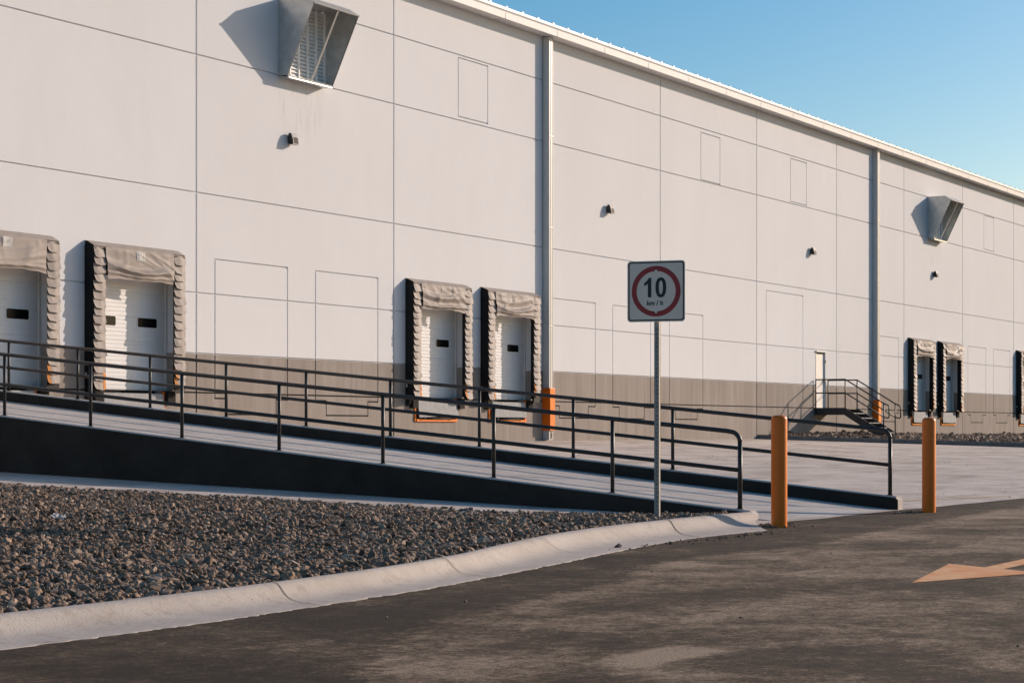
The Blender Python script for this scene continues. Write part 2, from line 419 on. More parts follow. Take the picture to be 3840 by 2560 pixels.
# ------------------------------------------------------------------ gravel
def ico(sub):
    bm = bmesh.new(); bmesh.ops.create_icosphere(bm, subdivisions=sub, radius=1)
    v = np.array([p.co[:] for p in bm.verts]); f = np.array([[q.index for q in x.verts] for x in bm.faces]); bm.free()
    return v, f
def stones(name, xy, z, size, sub, seed, flat=.62):
    r = np.random.default_rng(seed); V, F = ico(sub); n = len(xy); k = len(V)
    tmpl = []
    for _ in range(24):
        w = V * (1 + .0)
        d = np.zeros(k)
        for _ in range(5):
            ax = r.normal(size=3); ax /= np.linalg.norm(ax)
            d += r.uniform(-.14, .14) * np.sign(V @ ax) * np.abs(V @ ax) ** r.uniform(.6, 2.5)
        for _ in range(3):      # knock flats into the pebble
            ax = r.normal(size=3); ax /= np.linalg.norm(ax); c_ = r.uniform(.35, .7)
            pr = w @ ax; w = w - np.outer(np.maximum(pr - c_, 0), ax)
        tmpl.append(w * (1 + d)[:, None])
    tmpl = np.array(tmpl)
    pts = tmpl[r.integers(0, 24, n)]
    sc = np.stack([r.uniform(.9, 1.5, n), r.uniform(.7, 1.0, n), r.uniform(flat - .2, flat + .2, n)], 1) * size[:, None]
    pts = pts * sc[:, None, :]
    a = r.uniform(0, 2*np.pi, n); tx = r.normal(0, .45, n); ty = r.normal(0, .45, n)
    def rot(p, i, j, ang):
        c_, s_ = np.cos(ang)[:, None], np.sin(ang)[:, None]
        pi, pj = p[:, :, i].copy(), p[:, :, j].copy()
        p[:, :, i] = pi * c_ - pj * s_; p[:, :, j] = pi * s_ + pj * c_
    rot(pts, 1, 2, tx); rot(pts, 0, 2, ty); rot(pts, 0, 1, a)
    pts = pts + np.stack([xy[:, 0], xy[:, 1], z], 1)[:, None, :]
    co = pts.reshape(-1, 3); fc = (F[None] + (np.arange(n) * k)[:, None, None]).reshape(-1, 3)
    me = bpy.data.meshes.new(name)
    me.vertices.add(len(co)); me.vertices.foreach_set('co', co.ravel().astype(np.float32))
    me.loops.add(fc.size); me.loops.foreach_set('vertex_index', fc.ravel().astype(np.int32))
    me.polygons.add(len(fc)); me.polygons.foreach_set('loop_start', np.arange(0, fc.size, 3, dtype=np.int32))
    me.polygons.foreach_set('use_smooth', np.full(len(fc), False))
    me.update(calc_edges=True); me.validate(); me.materials.append(M['stone'])
    o = bpy.data.objects.new(name, me); COL.objects.link(o); return o
def kerb_back_y(x): return np.interp(x, Bk[:, 0], Bk[:, 1])
def kerb_h(x): return np.interp(x, Bk[:, 0], Hk)
def bed_z(x, y):
    k = kerb_h(x) - .015
    t = np.clip((y - kerb_back_y(x)) / 3., 0, 1)
    e_ = np.clip((grav_edge(y) - x) / 3., 0, 1)
    return k * (1 - t) + t * (np.maximum(0.0363 * (y - 8.8), 0) - .005 + e_ * (.06 + .03 * np.sin(x * .9) * np.sin(y * .7)))
def grav_edge(y): return np.interp(y, [8.8, 9.6, 10.2, 11, 11.8, 12.7, 14, 16, 17.6, 18.9, 24], [19.9, 19.9, 19.9, 19.75, 19.4, 19.3, 19.15, 18.75, 18.6, 18.4, 18.1])
GX0, GX1 = 4., 19.9
mb = MB()
rows = []
for xx in np.linspace(GX0, GX1, 60):
    yb = float(kerb_back_y(xx)); rows.append([(min(xx, float(grav_edge(yy)) + .02), yy, float(bed_z(xx, yy)) - .03) for yy in np.linspace(yb - .02, 27, 50)])
mb.grid(rows)
structure(mb.build('gravel_bed', M['soil']))
def scatter(n_try, region, spacing, seed):
    r = np.random.default_rng(seed)
    x0, x1, y0, y1 = region
    gx = np.arange(x0, x1, spacing); gy = np.arange(y0, y1, spacing)
    X, Y = np.meshgrid(gx, gy); X = X.ravel() + r.uniform(-.5, .5, X.size) * spacing; Y = Y.ravel() + r.uniform(-.5, .5, Y.size) * spacing
    return X, Y
X, Y = scatter(0, (GX0, GX1, 7.2, 24.), .040, 3)
dep = .8597 * X + .511 * Y; lat = (.511 * X - .8597 * Y) / dep
right = grav_edge(Y) + .05 * np.sin(Y * 2.1)
ok = (Y > kerb_back_y(X) + .03) & (X < right) & (lat > -.30) & (lat < .3)
X, Y, dep = X[ok], Y[ok], dep[ok]
sz = np.clip(np.exp(rng.normal(math.log(.0195), .40, len(X))), .007, .044)
big = rng.random(len(X)) < .006; sz[big] *= rng.uniform(1.3, 1.7, big.sum())
Z = bed_z(X, Y) + sz * .15 - .012 + rng.uniform(-.018, .018, len(X))
edge_k = Y - kerb_back_y(X) < .09
Z[edge_k] -= .012
near = dep < 15.0
A_ = np.stack([X, Y], 1)
g1 = stones('gravel', A_[near], Z[near], sz[near], 2, 5)
g2 = stones('gravel', A_[~near], Z[~near], sz[~near] * 1.12, 1, 6)
# one bed of stones: join into a single stuff object
bm_ = bmesh.new(); bm_.from_mesh(g1.data); bm_.from_mesh(g2.data); bm_.to_mesh(g1.data); bm_.free()
bpy.data.objects.remove(g2)
stuff(g1, 'brown river stones filling the bed behind the pale rolled kerb', 'gravel')
# a scrap of pale litter lying on the stones
rr = random.Random(4); rows = []
for i in range(8):
    rows.append([(.17 * (i / 7 - .5) + rr.uniform(-.012, .012), .12 * (j / 6 - .5) + rr.uniform(-.012, .012), .045 + rr.uniform(-.014, .014)) for j in range(7)])
mb = MB(); mb.grid(rows, 0, False); M['paper'] = simple('pale_paper', (.42, .40, .38), .8, 0, .08, 20)
o = mb.build('paper_scrap', M['paper'], None, -1)
o.location = (13.5, 12.85, float(bed_z(np.array(13.5), np.array(12.85))) + .012); o.rotation_euler = (.2, -.15, .6)
tag(o, 'crumpled pale scrap of paper lying on the brown gravel near the left edge', 'litter')
# gravel in the far island
mb = MB(); rows = []
for i in range(40):
    t = fkr[min(i+1, 39)] - fkr[max(i-1, 0)]; t /= np.linalg.norm(t); n_ = np.array([-t[1], t[0]]); n_ = -n_ if n_[0] < 0 else n_
    p = fkr[i] + n_ * .16
    far = np.array([p[0] + 60, p[1]])
    def isl_z(x, y, px): return yard_z(y) + .10 + .10 * min(1, max(0, (x - px) / 4)) * min(1, max(0, (82 - x) / 6)) * (1 if y > 20 else .5)
    rows.append([(x_, p[1], isl_z(x_, p[1], p[0])) for x_ in np.concatenate([np.linspace(p[0], p[0] + 14, 16), [p[0] + 30, p[0] + 60]])])
mb.grid(rows)
structure(mb.build('gravel_bed', M['soil']))
Xf, Yf = scatter(0, (65.5, 100, 14, 28.75), .17, 9)
edge_x = np.interp(Yf, fkr[::-1, 1], fkr[::-1, 0]) + .26
depf = .8597 * Xf + .511 * Yf; latf = (.511 * Xf - .8597 * Yf) / depf
ok = (Xf > edge_x) & (latf < .28)
Xf, Yf, edge_x = Xf[ok], Yf[ok], edge_x[ok]
Zf = 0.0363 * (Yf - 8.8) + .10 + .10 * np.clip((Xf - edge_x) / 4, 0, 1) * np.clip((82 - Xf) / 6, 0, 1) * np.where(Yf > 20, 1, .5) + rng.uniform(-.02, .03, len(Xf))
g3 = stones('gravel', np.stack([Xf, Yf], 1), Zf, np.exp(rng.normal(math.log(.075), .3, len(Xf))), 1, 8)
stuff(g3, 'distant brown gravel in the kerbed island beside the metal stairs', 'gravel')

# ------------------------------------------------------------------ drive-in ramp with its low side walls
R0, R1, RW = 20.70, 24.70, .18
ramp_e = thing('concrete_ramp', 'long pale concrete ramp with shade-darkened side walls climbing leftwards to the building', 'ramp', (22.7, 9, 0))
mb = MB()
ys = np.linspace(8.86, WY + .2, 60)
mb.grid([[(R0 + RW - .01, y, ramp_z(y) + (.020 if y < 8.9 else .008 + .012)) for y in ys], [(R1 + .01, y, ramp_z(y) + .02) for y in ys]], 0, False)
mb.build('slab', M['ramp'], ramp_e)
def side_wall(x0, x1, hgt, yend):
    mb = MB()
    n = 50; ys = np.linspace(yend, WY + .1, n)
    def top(y): return ramp_z(y) + hgt
    # cross section with chamfered top arrises; side faces coloured near-black for their shade, pale concrete top
    ch = .018
    L = []
    for y in ys:
        zb = yard_z(y) - .1; zt = top(y)
        L.append([(x0, y, zb), (x0, y, zt - ch), (x0 + ch, y, zt), (x1 - ch, y, zt), (x1, y, zt - ch), (x1, y, zb)])
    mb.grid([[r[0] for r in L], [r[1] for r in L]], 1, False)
    mb.grid([[r[1] for r in L], [r[2] for r in L]], 0, False)
    mb.grid([[r[2] for r in L], [r[3] for r in L]], 0, False)
    mb.grid([[r[3] for r in L], [r[4] for r in L]], 0, False)
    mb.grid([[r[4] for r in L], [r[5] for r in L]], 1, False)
    r = L[0]; q = .03                      # battered nose with chamfered upper edge
    nose = [(p[0], p[1] - q, p[2]) for p in (r[0],)]
    a, b_, c_, d_, e_, f_ = r
    fr = [(a[0], a[1]-q, a[2]), (b_[0], b_[1]-q, b_[2]-.03), (e_[0], e_[1]-q, e_[2]-.03), (f_[0], f_[1]-q, f_[2])]
    mb.face(fr, 2); mb.face([fr[1], b_, c_, d_, e_, fr[2]], 0)
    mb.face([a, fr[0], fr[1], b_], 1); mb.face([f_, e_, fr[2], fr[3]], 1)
    return mb
side_wall(R0, R0 + RW, .115, 9.18).build('side_wall', [M['ramp'], M['side_shade'], M['ramp']], ramp_e, -1)
side_wall(R1, R1 + RW, .195, 8.90).build('side_wall', [M['ramp'], M['side_shade'], M['ramp']], ramp_e, -1)

def guard_rail(label, x, y0, dy, npost, top_h, mid_h, kerb_h_):
    e = thing('guard_rail', label, 'railing', (x, y0, 0), 'charcoal pipe railings along the ramp')
    yt = 28.2; r = .027; b_ = .12
    def zt(y): return ramp_z(y) + top_h
    def zm(y): return ramp_z(y) + mid_h
    pts = [(x, yt, zt(yt)), (x, y0 + b_ + .05, zt(y0 + b_ + .05))]
    zc = zt(y0 + b_) - .005
    for k in range(1, 8):
        a = k / 7 * math.pi / 2
        pts.append((x, y0 + b_ - b_ * math.sin(a), zc - b_ + b_ * math.cos(a)))
    mb = MB(); mb.tube(pts, r, 14); 
    mb.build('top_rail', M['dark_rail'], e)
    mb = MB(); mb.tube([(x, yt, zm(yt)), (x, y0 + .01, zm(y0 + .01))], r * .93, 12); mb.build('mid_rail', M['dark_rail'], e)
    for k in range(npost):
        y = y0 + dy * k
        if y > yt: break
        mb = MB()
        ztop = zc - b_ + .01 if k == 0 else zt(y)
        mb.tube([(x, y, ramp_z(y) + kerb_h_ - .01), (x, y, ztop)], .024 if k else .0268, 12)
        mb.tube([(x, y, ramp_z(y) + kerb_h_ - .005), (x, y, ramp_z(y) + kerb_h_ + .008)], .045, 12)
        mb.build('post', M['dark_rail'], e)
    return e
guard_rail('nearer charcoal pipe railing, on the ramp side wall beside the gravel', R0 + .09, 9.34, 1.638, 12, .985, .555, .115)
guard_rail('farther charcoal pipe railing, on the ramp side wall next to the yard', R1 + .09, 9.01, 1.57, 13, 1.04, .59, .195)

# ------------------------------------------------------------------ bollards
def bollard_mesh(h, r=.086):
    mb = MB(); k = 28
    ringp = [(r*1.0, -.1), (r, .02), (r, h - r*.55), (r*.985, h - r*.42), (r*.93, h - r*.28), (r*.80, h - r*.14), (r*.55, h - r*.045), (r*.25, h - .004), (0.004, h)]
    mb.grid([[(a * math.cos(2*math.pi*i/k), a * math.sin(2*math.pi*i/k), z) for i in range(k+1)] for a, z in ringp])
    return mb
b0 = bollard_mesh(1.2).build('bollard', M['orange'])
b0.location = (19.78, 8.43, 0)
tag(b0, 'orange bollard at the tip of the pale kerb, in front of the near railing', 'bollard', 'orange bollards around the ramp')
b1 = b0.copy(); COL.objects.link(b1); b1.location = (24.33, 8.33, 0)
b1['label'] = 'orange bollard on the asphalt edge beyond the end of the far railing'
b2 = b0.copy(); COL.objects.link(b2); b2.location = (25.35, 25.2, yard_z(25.2) - .075)
b2['label'] = 'orange bollard whose rounded top just shows above the far ramp wall at left'
# loose dirt heaped at the bollards and the kerb tip
def dirt(x, y, n, sx_, sy_, seed):
    r = np.random.default_rng(seed)
    xy = np.stack([r.normal(x, sx_, n), r.normal(y, sy_, n)], 1)
    return xy
dd = np.concatenate([dirt(19.72, 8.5, 260, .22, .09, 1), dirt(20.2, 8.72, 130, .22, .06, 4), dirt(24.2, 8.5, 110, .25, .08, 2), dirt(17.6, 8.02, 120, 1.1, .07, 12)])
zt_ = np.where(dd[:, 1] > 8.8, 0.0363 * (dd[:, 1] - 8.8) + .006, .0)
dd_o = stones('loose_grit', dd, zt_ + .004, np.exp(rng.normal(math.log(.009), .45, len(dd))), 1, 21)
dd_o.data.materials.clear(); M['grit'] = simple('brown_grit', (.10, .075, .057), .95, 0, .4, 14); dd_o.data.materials.append(M['grit'])
stuff(dd_o, 'dark loose grit gathered round the bollard feet and kerb tip', 'grit')
# scattered crumbs on road and yard
r = np.random.default_rng(77)
pe = np.stack([r.uniform(6, 60, 500), r.uniform(1, 26, 500)], 1)
dpe = .8597 * pe[:, 0] + .511 * pe[:, 1]; lpe = (.511 * pe[:, 0] - .8597 * pe[:, 1]) / dpe
inbed = (pe[:, 0] < 20.9) & (pe[:, 1] > 6.8)
onramp = (pe[:, 0] > 20.6) & (pe[:, 0] < 25)
pe = pe[(np.abs(lpe) < .27) & ~inbed & ~onramp]
zp = np.where(pe[:, 1] > 8.8, 0.0363 * (pe[:, 1] - 8.8) + .006, .0)
cr = stones('crumbs', pe, zp + .004, np.exp(r.normal(math.log(.008), .45, len(pe))), 1, 31)
stuff(cr, 'tiny stone crumbs scattered over road and yard', 'crumbs')

# ------------------------------------------------------------------ painted arrow
mb = MB(); z = .004
def fl(*p): return [(a, b_, z) for a, b_ in p]
mb.face(fl((13.0, 4.57), (14.36, 4.08), (14.62, 4.43), (14.74, 4.61), (14.99, 4.97)))
mb.face(fl((14.62, 4.43), (16.9, 4.48), (16.9, 4.67), (14.74, 4.61)))
o = mb.build('painted_arrow', M['arrow'])
tag(o, 'faded orange arrow painted on the dark asphalt, pointing left', 'road marking')

# ------------------------------------------------------------------ speed limit sign
SX, SY = 18.57, 9.28
e = thing('speed_sign', 'square ten kilometres per hour speed limit sign on a steel post by the gravel', 'sign', (SX, SY, 0))
rt = Vector((.202, -.979, 0)).normalized(); nf = Vector((-.979, -.202, 0)).normalized()   # sign's right-hand direction and face normal
up = Vector((0, 0, 1))
def SP(a, c, d=0.): return tuple(Vector((SX, SY, 0)) + rt * a + nf * d + up * c)
mb = MB()
hw = .026
pole = [SP(-hw, -.1, -hw), SP(hw, -.1, -hw), SP(hw, -.1, hw), SP(-hw, -.1, hw)]
mb.prism(pole, (0, 0, 2.82))
for k in range(60):                                            # punched holes down the post
    zc = .12 + k * .0445
    if zc > 2.1: break
    mb.face([SP(.006 * math.cos(q), zc + .006 * math.sin(q), hw + .0015) for q in np.linspace(0, 2*math.pi, 9)[:-1]], 1)
post = mb.build('post', [M['post_steel'], M['dark_void']], e, -1)
def rrect(w, h, r, seg=6):
    out = []
    for cx_, cy_, a0 in ((w - r, h - r, 0), (-w + r, h - r, 90), (-w + r, -h + r, 180), (w - r, -h + r, 270)):
        for k in range(seg + 1):
            a = math.radians(a0 + 90 * k / seg); out.append((cx_ + r * math.cos(a), cy_ + r * math.sin(a)))
    return out
CZ = 2.477; w2, h2 = .309, .316; off = .046
def ringface(mb, outer, inner, d):
    n = len(outer)
    for i in range(n):
        j = (i + 1) % n
        mb.face([SP(outer[i][0], CZ + outer[i][1], d), SP(outer[j][0], CZ + outer[j][1], d), SP(inner[j][0], CZ + inner[j][1], d), SP(inner[i][0], CZ + inner[i][1], d)])
mb = MB()
poly = [SP(a, CZ + c_, off - .003) for a, c_ in rrect(w2, h2, .035)]
mb.prism(poly, tuple(nf * .003))
panel = mb.build('panel', M['sign_white'], e)
mb = MB(); ringface(mb, rrect(w2 - .011, h2 - .011, .029), rrect(w2 - .024, h2 - .024, .02), off + .0015)
mb.build('border', M['sign_black'], panel, -1)
def circ(r_, n=64): return [(r_ * math.cos(2*math.pi*i/n), r_ * math.sin(2*math.pi*i/n)) for i in range(n)]
mb = MB(); ringface(mb, circ(.262), circ(.209), off + .0015)
mb.build('red_ring', M['sign_red'], panel, -1)
def text_mesh(name, body, size, cx_, cz_, bold=.0, sxs=1.0, d=.0025):
    cu = bpy.data.curves.new(name, 'FONT'); cu.body = body; cu.size = size; cu.align_x = 'CENTER'; cu.align_y = 'CENTER'
    cu.offset = bold; cu.resolution_u = 6
    t = bpy.data.objects.new('lettering_source', cu); COL.objects.link(t)
    bpy.context.view_layer.update()
    dg = bpy.context.evaluated_depsgraph_get(); me0 = t.evaluated_get(dg).to_mesh()
    vs = [(v.co.x * sxs, v.co.y) for v in me0.vertices]; fs = [tuple(p.vertices) for p in me0.polygons]
    t.evaluated_get(dg).to_mesh_clear(); bpy.data.objects.remove(t); bpy.data.curves.remove(cu)
    x0 = min(v[0] for v in vs); x1 = max(v[0] for v in vs); y0 = min(v[1] for v in vs); y1 = max(v[1] for v in vs)
    me = bpy.data.meshes.new(name)
    me.from_pydata([SP(v[0] - (x0+x1)/2 + cx_, CZ + v[1] - (y0+y1)/2 + cz_, off + d) for v in vs], [], fs)
    me.materials.append(M['sign_black']); me.update()
    return me, (x1 - x0, y1 - y0)
def poly_numeral():
    mb = MB(); d = off + .0025
    # figure one
    one = [(-.152, .062), (-.152, .086), (-.118, .103), (-.098, .128), (-.062, .128), (-.062, -.108), (-.105, -.108), (-.105, .082), (-.125, .072)]
    L1 = [(-.088, -.062), (-.052, -.062), (-.052, .140), (-.076, .140), (-.088, .124)]
    L2 = [(-.127, .054), (-.088, .078), (-.088, .124), (-.100, .108), (-.127, .086)]
    for L in (L1, L2): mb.face([SP(a, CZ + c_, d) for a, c_ in L])
    # nought: ring of two ovals
    n = 48; cx_, cz_ = .051, .039
    def sup(rx, rz): 
        out = []
        for i in range(n):
            t = 2*math.pi*i/n; c_, s_ = math.cos(t), math.sin(t)
            out.append((cx_ + rx * math.copysign(abs(c_) ** .86, c_), cz_ + rz * math.copysign(abs(s_) ** .86, s_)))
        return out
    ringface(mb, sup(.057, .104), sup(.0215, .071), d)
    return mb
num = poly_numeral().build('numeral', M['sign_black'], panel, -1)
me, sz_ = text_mesh('unit_lettering', 'km / h', .069, -.012, -.120, .0016, 1.0)
o = bpy.data.objects.new('unit_lettering', me); COL.objects.link(o); o.parent = panel
o.location = -wloc(panel)
for zb in (.213, -.217):
    mb = MB(); mb.tube([SP(.0, CZ + zb, off - .002), SP(.0, CZ + zb, off + .006)], .011, 12); mb.build('bolt', M['bolt'], e)

# ------------------------------------------------------------------ warehouse
WH = thing('warehouse', 'long white warehouse with taupe base band, reveal joints and white metal eaves', 'building', (50, WY, .7))
SEALS = [(27.15, 30.05, 2), (31.05, 33.95, 2), (43.03, 45.90, 1), (46.75, 49.60, 1), (81.42, 84.27, 1), (85.25, 88.10, 1), (97.1, 99.95, 1)]
REC = .21
S0, S1, HTOP = -12., 132., 12.62
GW, GD = .036, .030
grooves = []   # (s0,s1,h0,h1)
for h in (1.88, 2.755, 4.11, 6.35, 9.43, 11.20): grooves.append((S0, S1, h - GW/2, h + GW/2))
vj = [34.65 - 7.75 * k for k in range(1, 6)] + [34.65, 42.5, 50.2, 57.85, 65.55, 73.23, 80.93, 88.78, 96.7, 104.4, 112.1, 119.8]
for s in vj: grooves.append((s - .026, s + .026, .3, HTOP))
def outline(s0, s1, h0, h1, w=.038, bottom=True):
    grooves.append((s0 - w/2, s0 + w/2, h0, h1)); grooves.append((s1 - w/2, s1 + w/2, h0, h1))
    grooves.append((s0 - w/2, s1 + w/2, h1 - w/2, h1 + w/2))
    if bottom: grooves.append((s0 - w/2, s1 + w/2, h0 - w/2, h0 + w/2))
for s0, s1 in ((35.30, 38.0), (39.12, 41.78), (50.75, 53.42), (54.56, 57.15), (58.52, 61.07), (77.7, 80.25), (89.55, 92.24), (93.44, 96.08)):
    outline(s0, s1, 1.88, 4.90, bottom=False)
    w = .036
    for a, sg in ((s0, 1), (s1, -1)):
        grooves.append((a - w/2, a + w/2, 1.74, 1.88))
        lo, hi = sorted((a, a + sg * .44)); grooves.append((lo - w/2, hi + w/2, 1.74, 1.74 + w))
        grooves.append((a + sg * .44 - w/2, a + sg * .44 + w/2, 1.40, 1.75))
    grooves.append((s0 + .44 - w/2, s1 - .44 + w/2, 1.40 - w/2, 1.40 + w/2))
outline(66.40, 69.83, 1.88, 6.07, bottom=False)
for s0, h0 in ((45.61, 9.53), (60.91, 9.47), (68.65, 9.50), (91.95, 9.56), (107.3, 9.5)): outline(s0, s0 + 1.53, h0, h0 + 1.59)
holes = []
for a, b_, k in SEALS:
    holes.append((a + .28, b_ - .09, 1.90, 4.32)); holes.append((a + .46, b_ - .44, 1.33, 1.90))
DOOR = (71.08, 72.10, 1.90, 4.02)
holes.append(DOOR)
cs = sorted({S0, S1} | {round(x, 4) for q in grooves + holes for x in q[:2]})
ch = sorted({.3, HTOP, 2.742} | {round(x, 4) for q in grooves + holes for x in q[2:]})
cs = [x for x in cs if S0 <= x <= S1]; ch = [x for x in ch if .3 <= x <= HTOP]
ns, nh = len(cs) - 1, len(ch) - 1
D = np.zeros((ns, nh))
sm = (np.array(cs[:-1]) + np.array(cs[1:])) / 2; hm = (np.array(ch[:-1]) + np.array(ch[1:])) / 2
for q in grooves:
    D[np.ix_((sm > q[0]) & (sm < q[1]), (hm > q[2]) & (hm < q[3]))] = GD
for q in holes:
    D[np.ix_((sm > q[0]) & (sm < q[1]), (hm > q[2]) & (hm < q[3]))] = -1
mb = MB(); white = lambda h: 0 if h > 2.742 else 1
dep_ = np.where(D < 0, REC, D)
for i in range(ns):
    for j in range(nh):
        if D[i, j] >= 0:
            y = WY + D[i, j]
            mb.face([(cs[i], y, ch[j]), (cs[i+1], y, ch[j]), (cs[i+1], y, ch[j+1]), (cs[i], y, ch[j+1])], 2 if D[i, j] > 0 and hm[j] < 2.74 else white(hm[j]))
        if i + 1 < ns and dep_[i, j] != dep_[i+1, j]:
            a, b_ = WY + dep_[i, j], WY + dep_[i+1, j]; x = cs[i+1]
            mb.face([(x, a, ch[j]), (x, b_, ch[j]), (x, b_, ch[j+1]), (x, a, ch[j+1])], white(hm[j]))
        if j + 1 < nh and dep_[i, j] != dep_[i, j+1]:
            a, b_ = WY + dep_[i, j], WY + dep_[i, j+1]; h = ch[j+1]
            mb.face([(cs[i], a, h), (cs[i+1], a, h), (cs[i+1], b_, h), (cs[i], b_, h)], white(hm[j+1]))
BD = 60   # building depth
for x in (S0, S1): mb.face([(x, WY, .3), (x, WY + BD, .3), (x, WY + BD, HTOP), (x, WY, HTOP)], 0)
mb.face([(S0, WY + BD, .3), (S1, WY + BD, .3), (S1, WY + BD, HTOP), (S0, WY + BD, HTOP)], 0)
mb.build('wall', [M['white'], M['taupe'], M['sealant']], WH, -1)
# roof: low pitch sheet with standing ribs, box gutter below it
mb = MB()
n0, n1 = .40, -BD
mb.prism([(S0 - .3, WY - n0, 12.705), (S0 - .3, WY - n0, 12.775), (S0 - .3, WY - n0 + .04, 12.79), (S0 - .3, WY + 30, 13.45), (S0 - .3, WY + BD + .3, 12.8), (S0 - .3, WY + BD + .3, 12.62), (S0 - .3, WY - n0 + .06, 12.64)], (S1 - S0 + .6, 0, 0))
roof = mb.build('roof', M['roof'], WH)
for k in range(12, 106):
    s = 26.4 + .877 * (k - 8)
    mb = MB(); mb.prism([(s, WY - n0 - .004, 12.775), (s + .02, WY - n0 - .004, 12.815), (s + .10, WY - n0 - .004, 12.815), (s + .12, WY - n0 - .004, 12.775)], (0, 26, .57))
    mb.build('standing_rib', M['roof'], roof)
mb = MB()
mb.prism([(S0 - .2, WY - .005, 12.47), (S0 - .2, WY - .40, 12.455), (S0 - .2, WY - .405, 12.64), (S0 - .2, WY - .375, 12.66), (S0 - .2, WY - .36, 12.64), (S0 - .2, WY - .005, 12.64)], (S1 - S0 + .4, 0, 0))
gut = mb.build('gutter', M['trim'], WH)
for k in range(-8, 26):
    s = 47.44 + 2.93 * k; mb = MB()
    mb.box((s - .012, WY - .4075, 12.456), (s + .012, WY - .402, 12.645)); mb.box((s - .012, WY - .405, 12.450), (s + .012, WY - .01, 12.457))
    for hz in (12.48, 12.53, 12.58, 12.62):
        for dx in (-.03, .035):
            mb.tube([(s + dx, WY - .402, hz), (s + dx, WY - .4085, hz)], .0065, 6)
    mb.build('seam', M['trim'], gut)
# box downpipes with their orange guards
def downpipe(s, label):
    zb = yard_z(WY) + .03
    mb = MB()
    w, d = .23, .216
    # front face carries two shallow ribs
    pr = [(0, 0), (0, d - .006), (.006, d), (.07, d), (.078, d - .02), (.098, d - .02), (.106, d), (w - .05, d), (w - .044, d - .012), (w - .03, d - .012), (w - .024, d), (w - .006, d), (w, d - .006), (w, 0)]
    mb.prism([(s + a, WY - n - .002, zb) for a, n in pr], (0, 0, 12.45 - zb))
    dp = mb.build('downpipe', M['pipe'], WH)
    for hz in (9.55, 6.9, 4.05):
        mb = MB(); mb.box((s - .012, WY - d - .012, hz), (s + w + .012, WY - .004, hz + .045)); mb.build('clip', M['pipe'], dp)
    mb = MB(); mb.prism([(s + .07, WY - d - .003, zb + .06), (s + .14, WY - d - .003, zb + .03), (s + .16, WY - d - .003, zb + .16), (s + .12, WY - d - .003, zb + .26), (s + .08, WY - d - .003, zb + .2)], (0, -.003, 0))
    mb.build('outlet', M['dark_void'], dp)
    mb = MB()
    mb.box((s - .035, WY - d - .055, 1.03), (s + w + .03, WY - d - .010, 2.26)); mb.box((s - .035, WY - d - .010, 1.03), (s - .010, WY - .003, 2.26)); mb.box((s + w + .008, WY - d - .010, 1.03), (s + w + .03, WY - .003, 2.26))
    gd = mb.build('pipe_guard', M['orange'], None, .006, (s, WY - .15, 1.03))
    tag(gd, label, 'pipe guard', 'orange guards at the feet of the downpipes')
downpipe(50.20, 'orange steel guard on the nearer downpipe, right of the twin dock seals')
downpipe(77.20, 'orange steel guard on the farther downpipe, behind the metal stairs')

# ------------------------------------------------------------------ overhead doors (parts of the warehouse)
def overhead_door(a, b_, nwin):
    s0, s1 = a + .29, b_ - .10; mb = MB()
    y0 = WY + REC
    zs = [1.90]; h = 1.90
    P0 = []
    k = 0
    while h < 4.30:
        deep = (k % 6 == 0)
        g_ = .010 if deep else .0045; w = .012 if deep else .010
        P0 += [(h, g_), (h + w, 0.002), (h + .0875 * .55, -.0012), (h + .0875 - .001, 0.0)]
        h += .0875; k += 1
    rows = [[(s0, y0 + d_, hh) for hh, d_ in P0], [(s1, y0 + d_, hh) for hh, d_ in P0]]
    mb.grid(rows, 0, False)
    mb.face([(s0 - .05, y0 + .02, 4.25), (s1 + .05, y0 + .02, 4.25), (s1 + .05, y0 + .02, 4.5), (s0 - .05, y0 + .02, 4.5)])
    d = mb.build('overhead_door', M['door'], WH, -1)
    c_ = (s0 + s1) / 2
    cs_ = (c_ - .68, c_ + .64) if nwin == 2 else (c_ + .57,)
    for q in cs_:
        f = MB(); 
        o_ = [(q + x_, y0 - .012, 3.372 + z_) for x_, z_ in rrect(.335, .125, .05)]
        f.prism(o_, (0, .02, 0)); wf = f.build('window', M['door'], d, -1)
        f = MB(); f.face([(q + x_, y0 - .0145, 3.372 + z_) for x_, z_ in rrect(.31, .10, .04)]); f.build('pane', M['glass_dark'], wf) if False else f.build('window_glass', M['glass_dark'], d)
    for x_, z0 in ((s0 - .005, 1.9), (s1 - .05, 1.9)):
        f = MB(); f.box((x_, y0 - .05, z0), (x_ + .055, y0 - .006, 4.3)); f.build('door_track', M['trim'], d)
    return d
for a, b_, k in SEALS: overhead_door(a, b_, k)
# personnel door at the top of the stairs
s0, s1, h0, h1 = DOOR
mb = MB(); mb.box((s0 + .05, WY + .05, h0), (s1 - .05, WY + .10, h1 - .05))
pd = mb.build('door', M['door'], WH)
mb = MB(); mb.box((s0, WY - .01, h0), (s0 + .05, WY + .14, h1)); mb.box((s1 - .05, WY - .01, h0), (s1, WY + .14, h1)); mb.box((s0 - .03, WY - .06, h1), (s1 + .03, WY - .002, h1 + .045))
mb.build('frame', M['trim'], pd)
mb = MB(); mb.box((s1 - .16, WY + .02, 2.9), (s1 - .07, WY + .05, 3.02)); mb.tube([(s1 - .12, WY + .02, 2.92), (s1 - .12, WY - .02, 2.92), (s1 - .24, WY - .02, 2.92)], .012, 8)
mb.box((s1 - .055, WY - .02, 3.62), (s1 - .01, WY + .0, 3.74))
mb.build('handle', M['lamp_body'], pd)

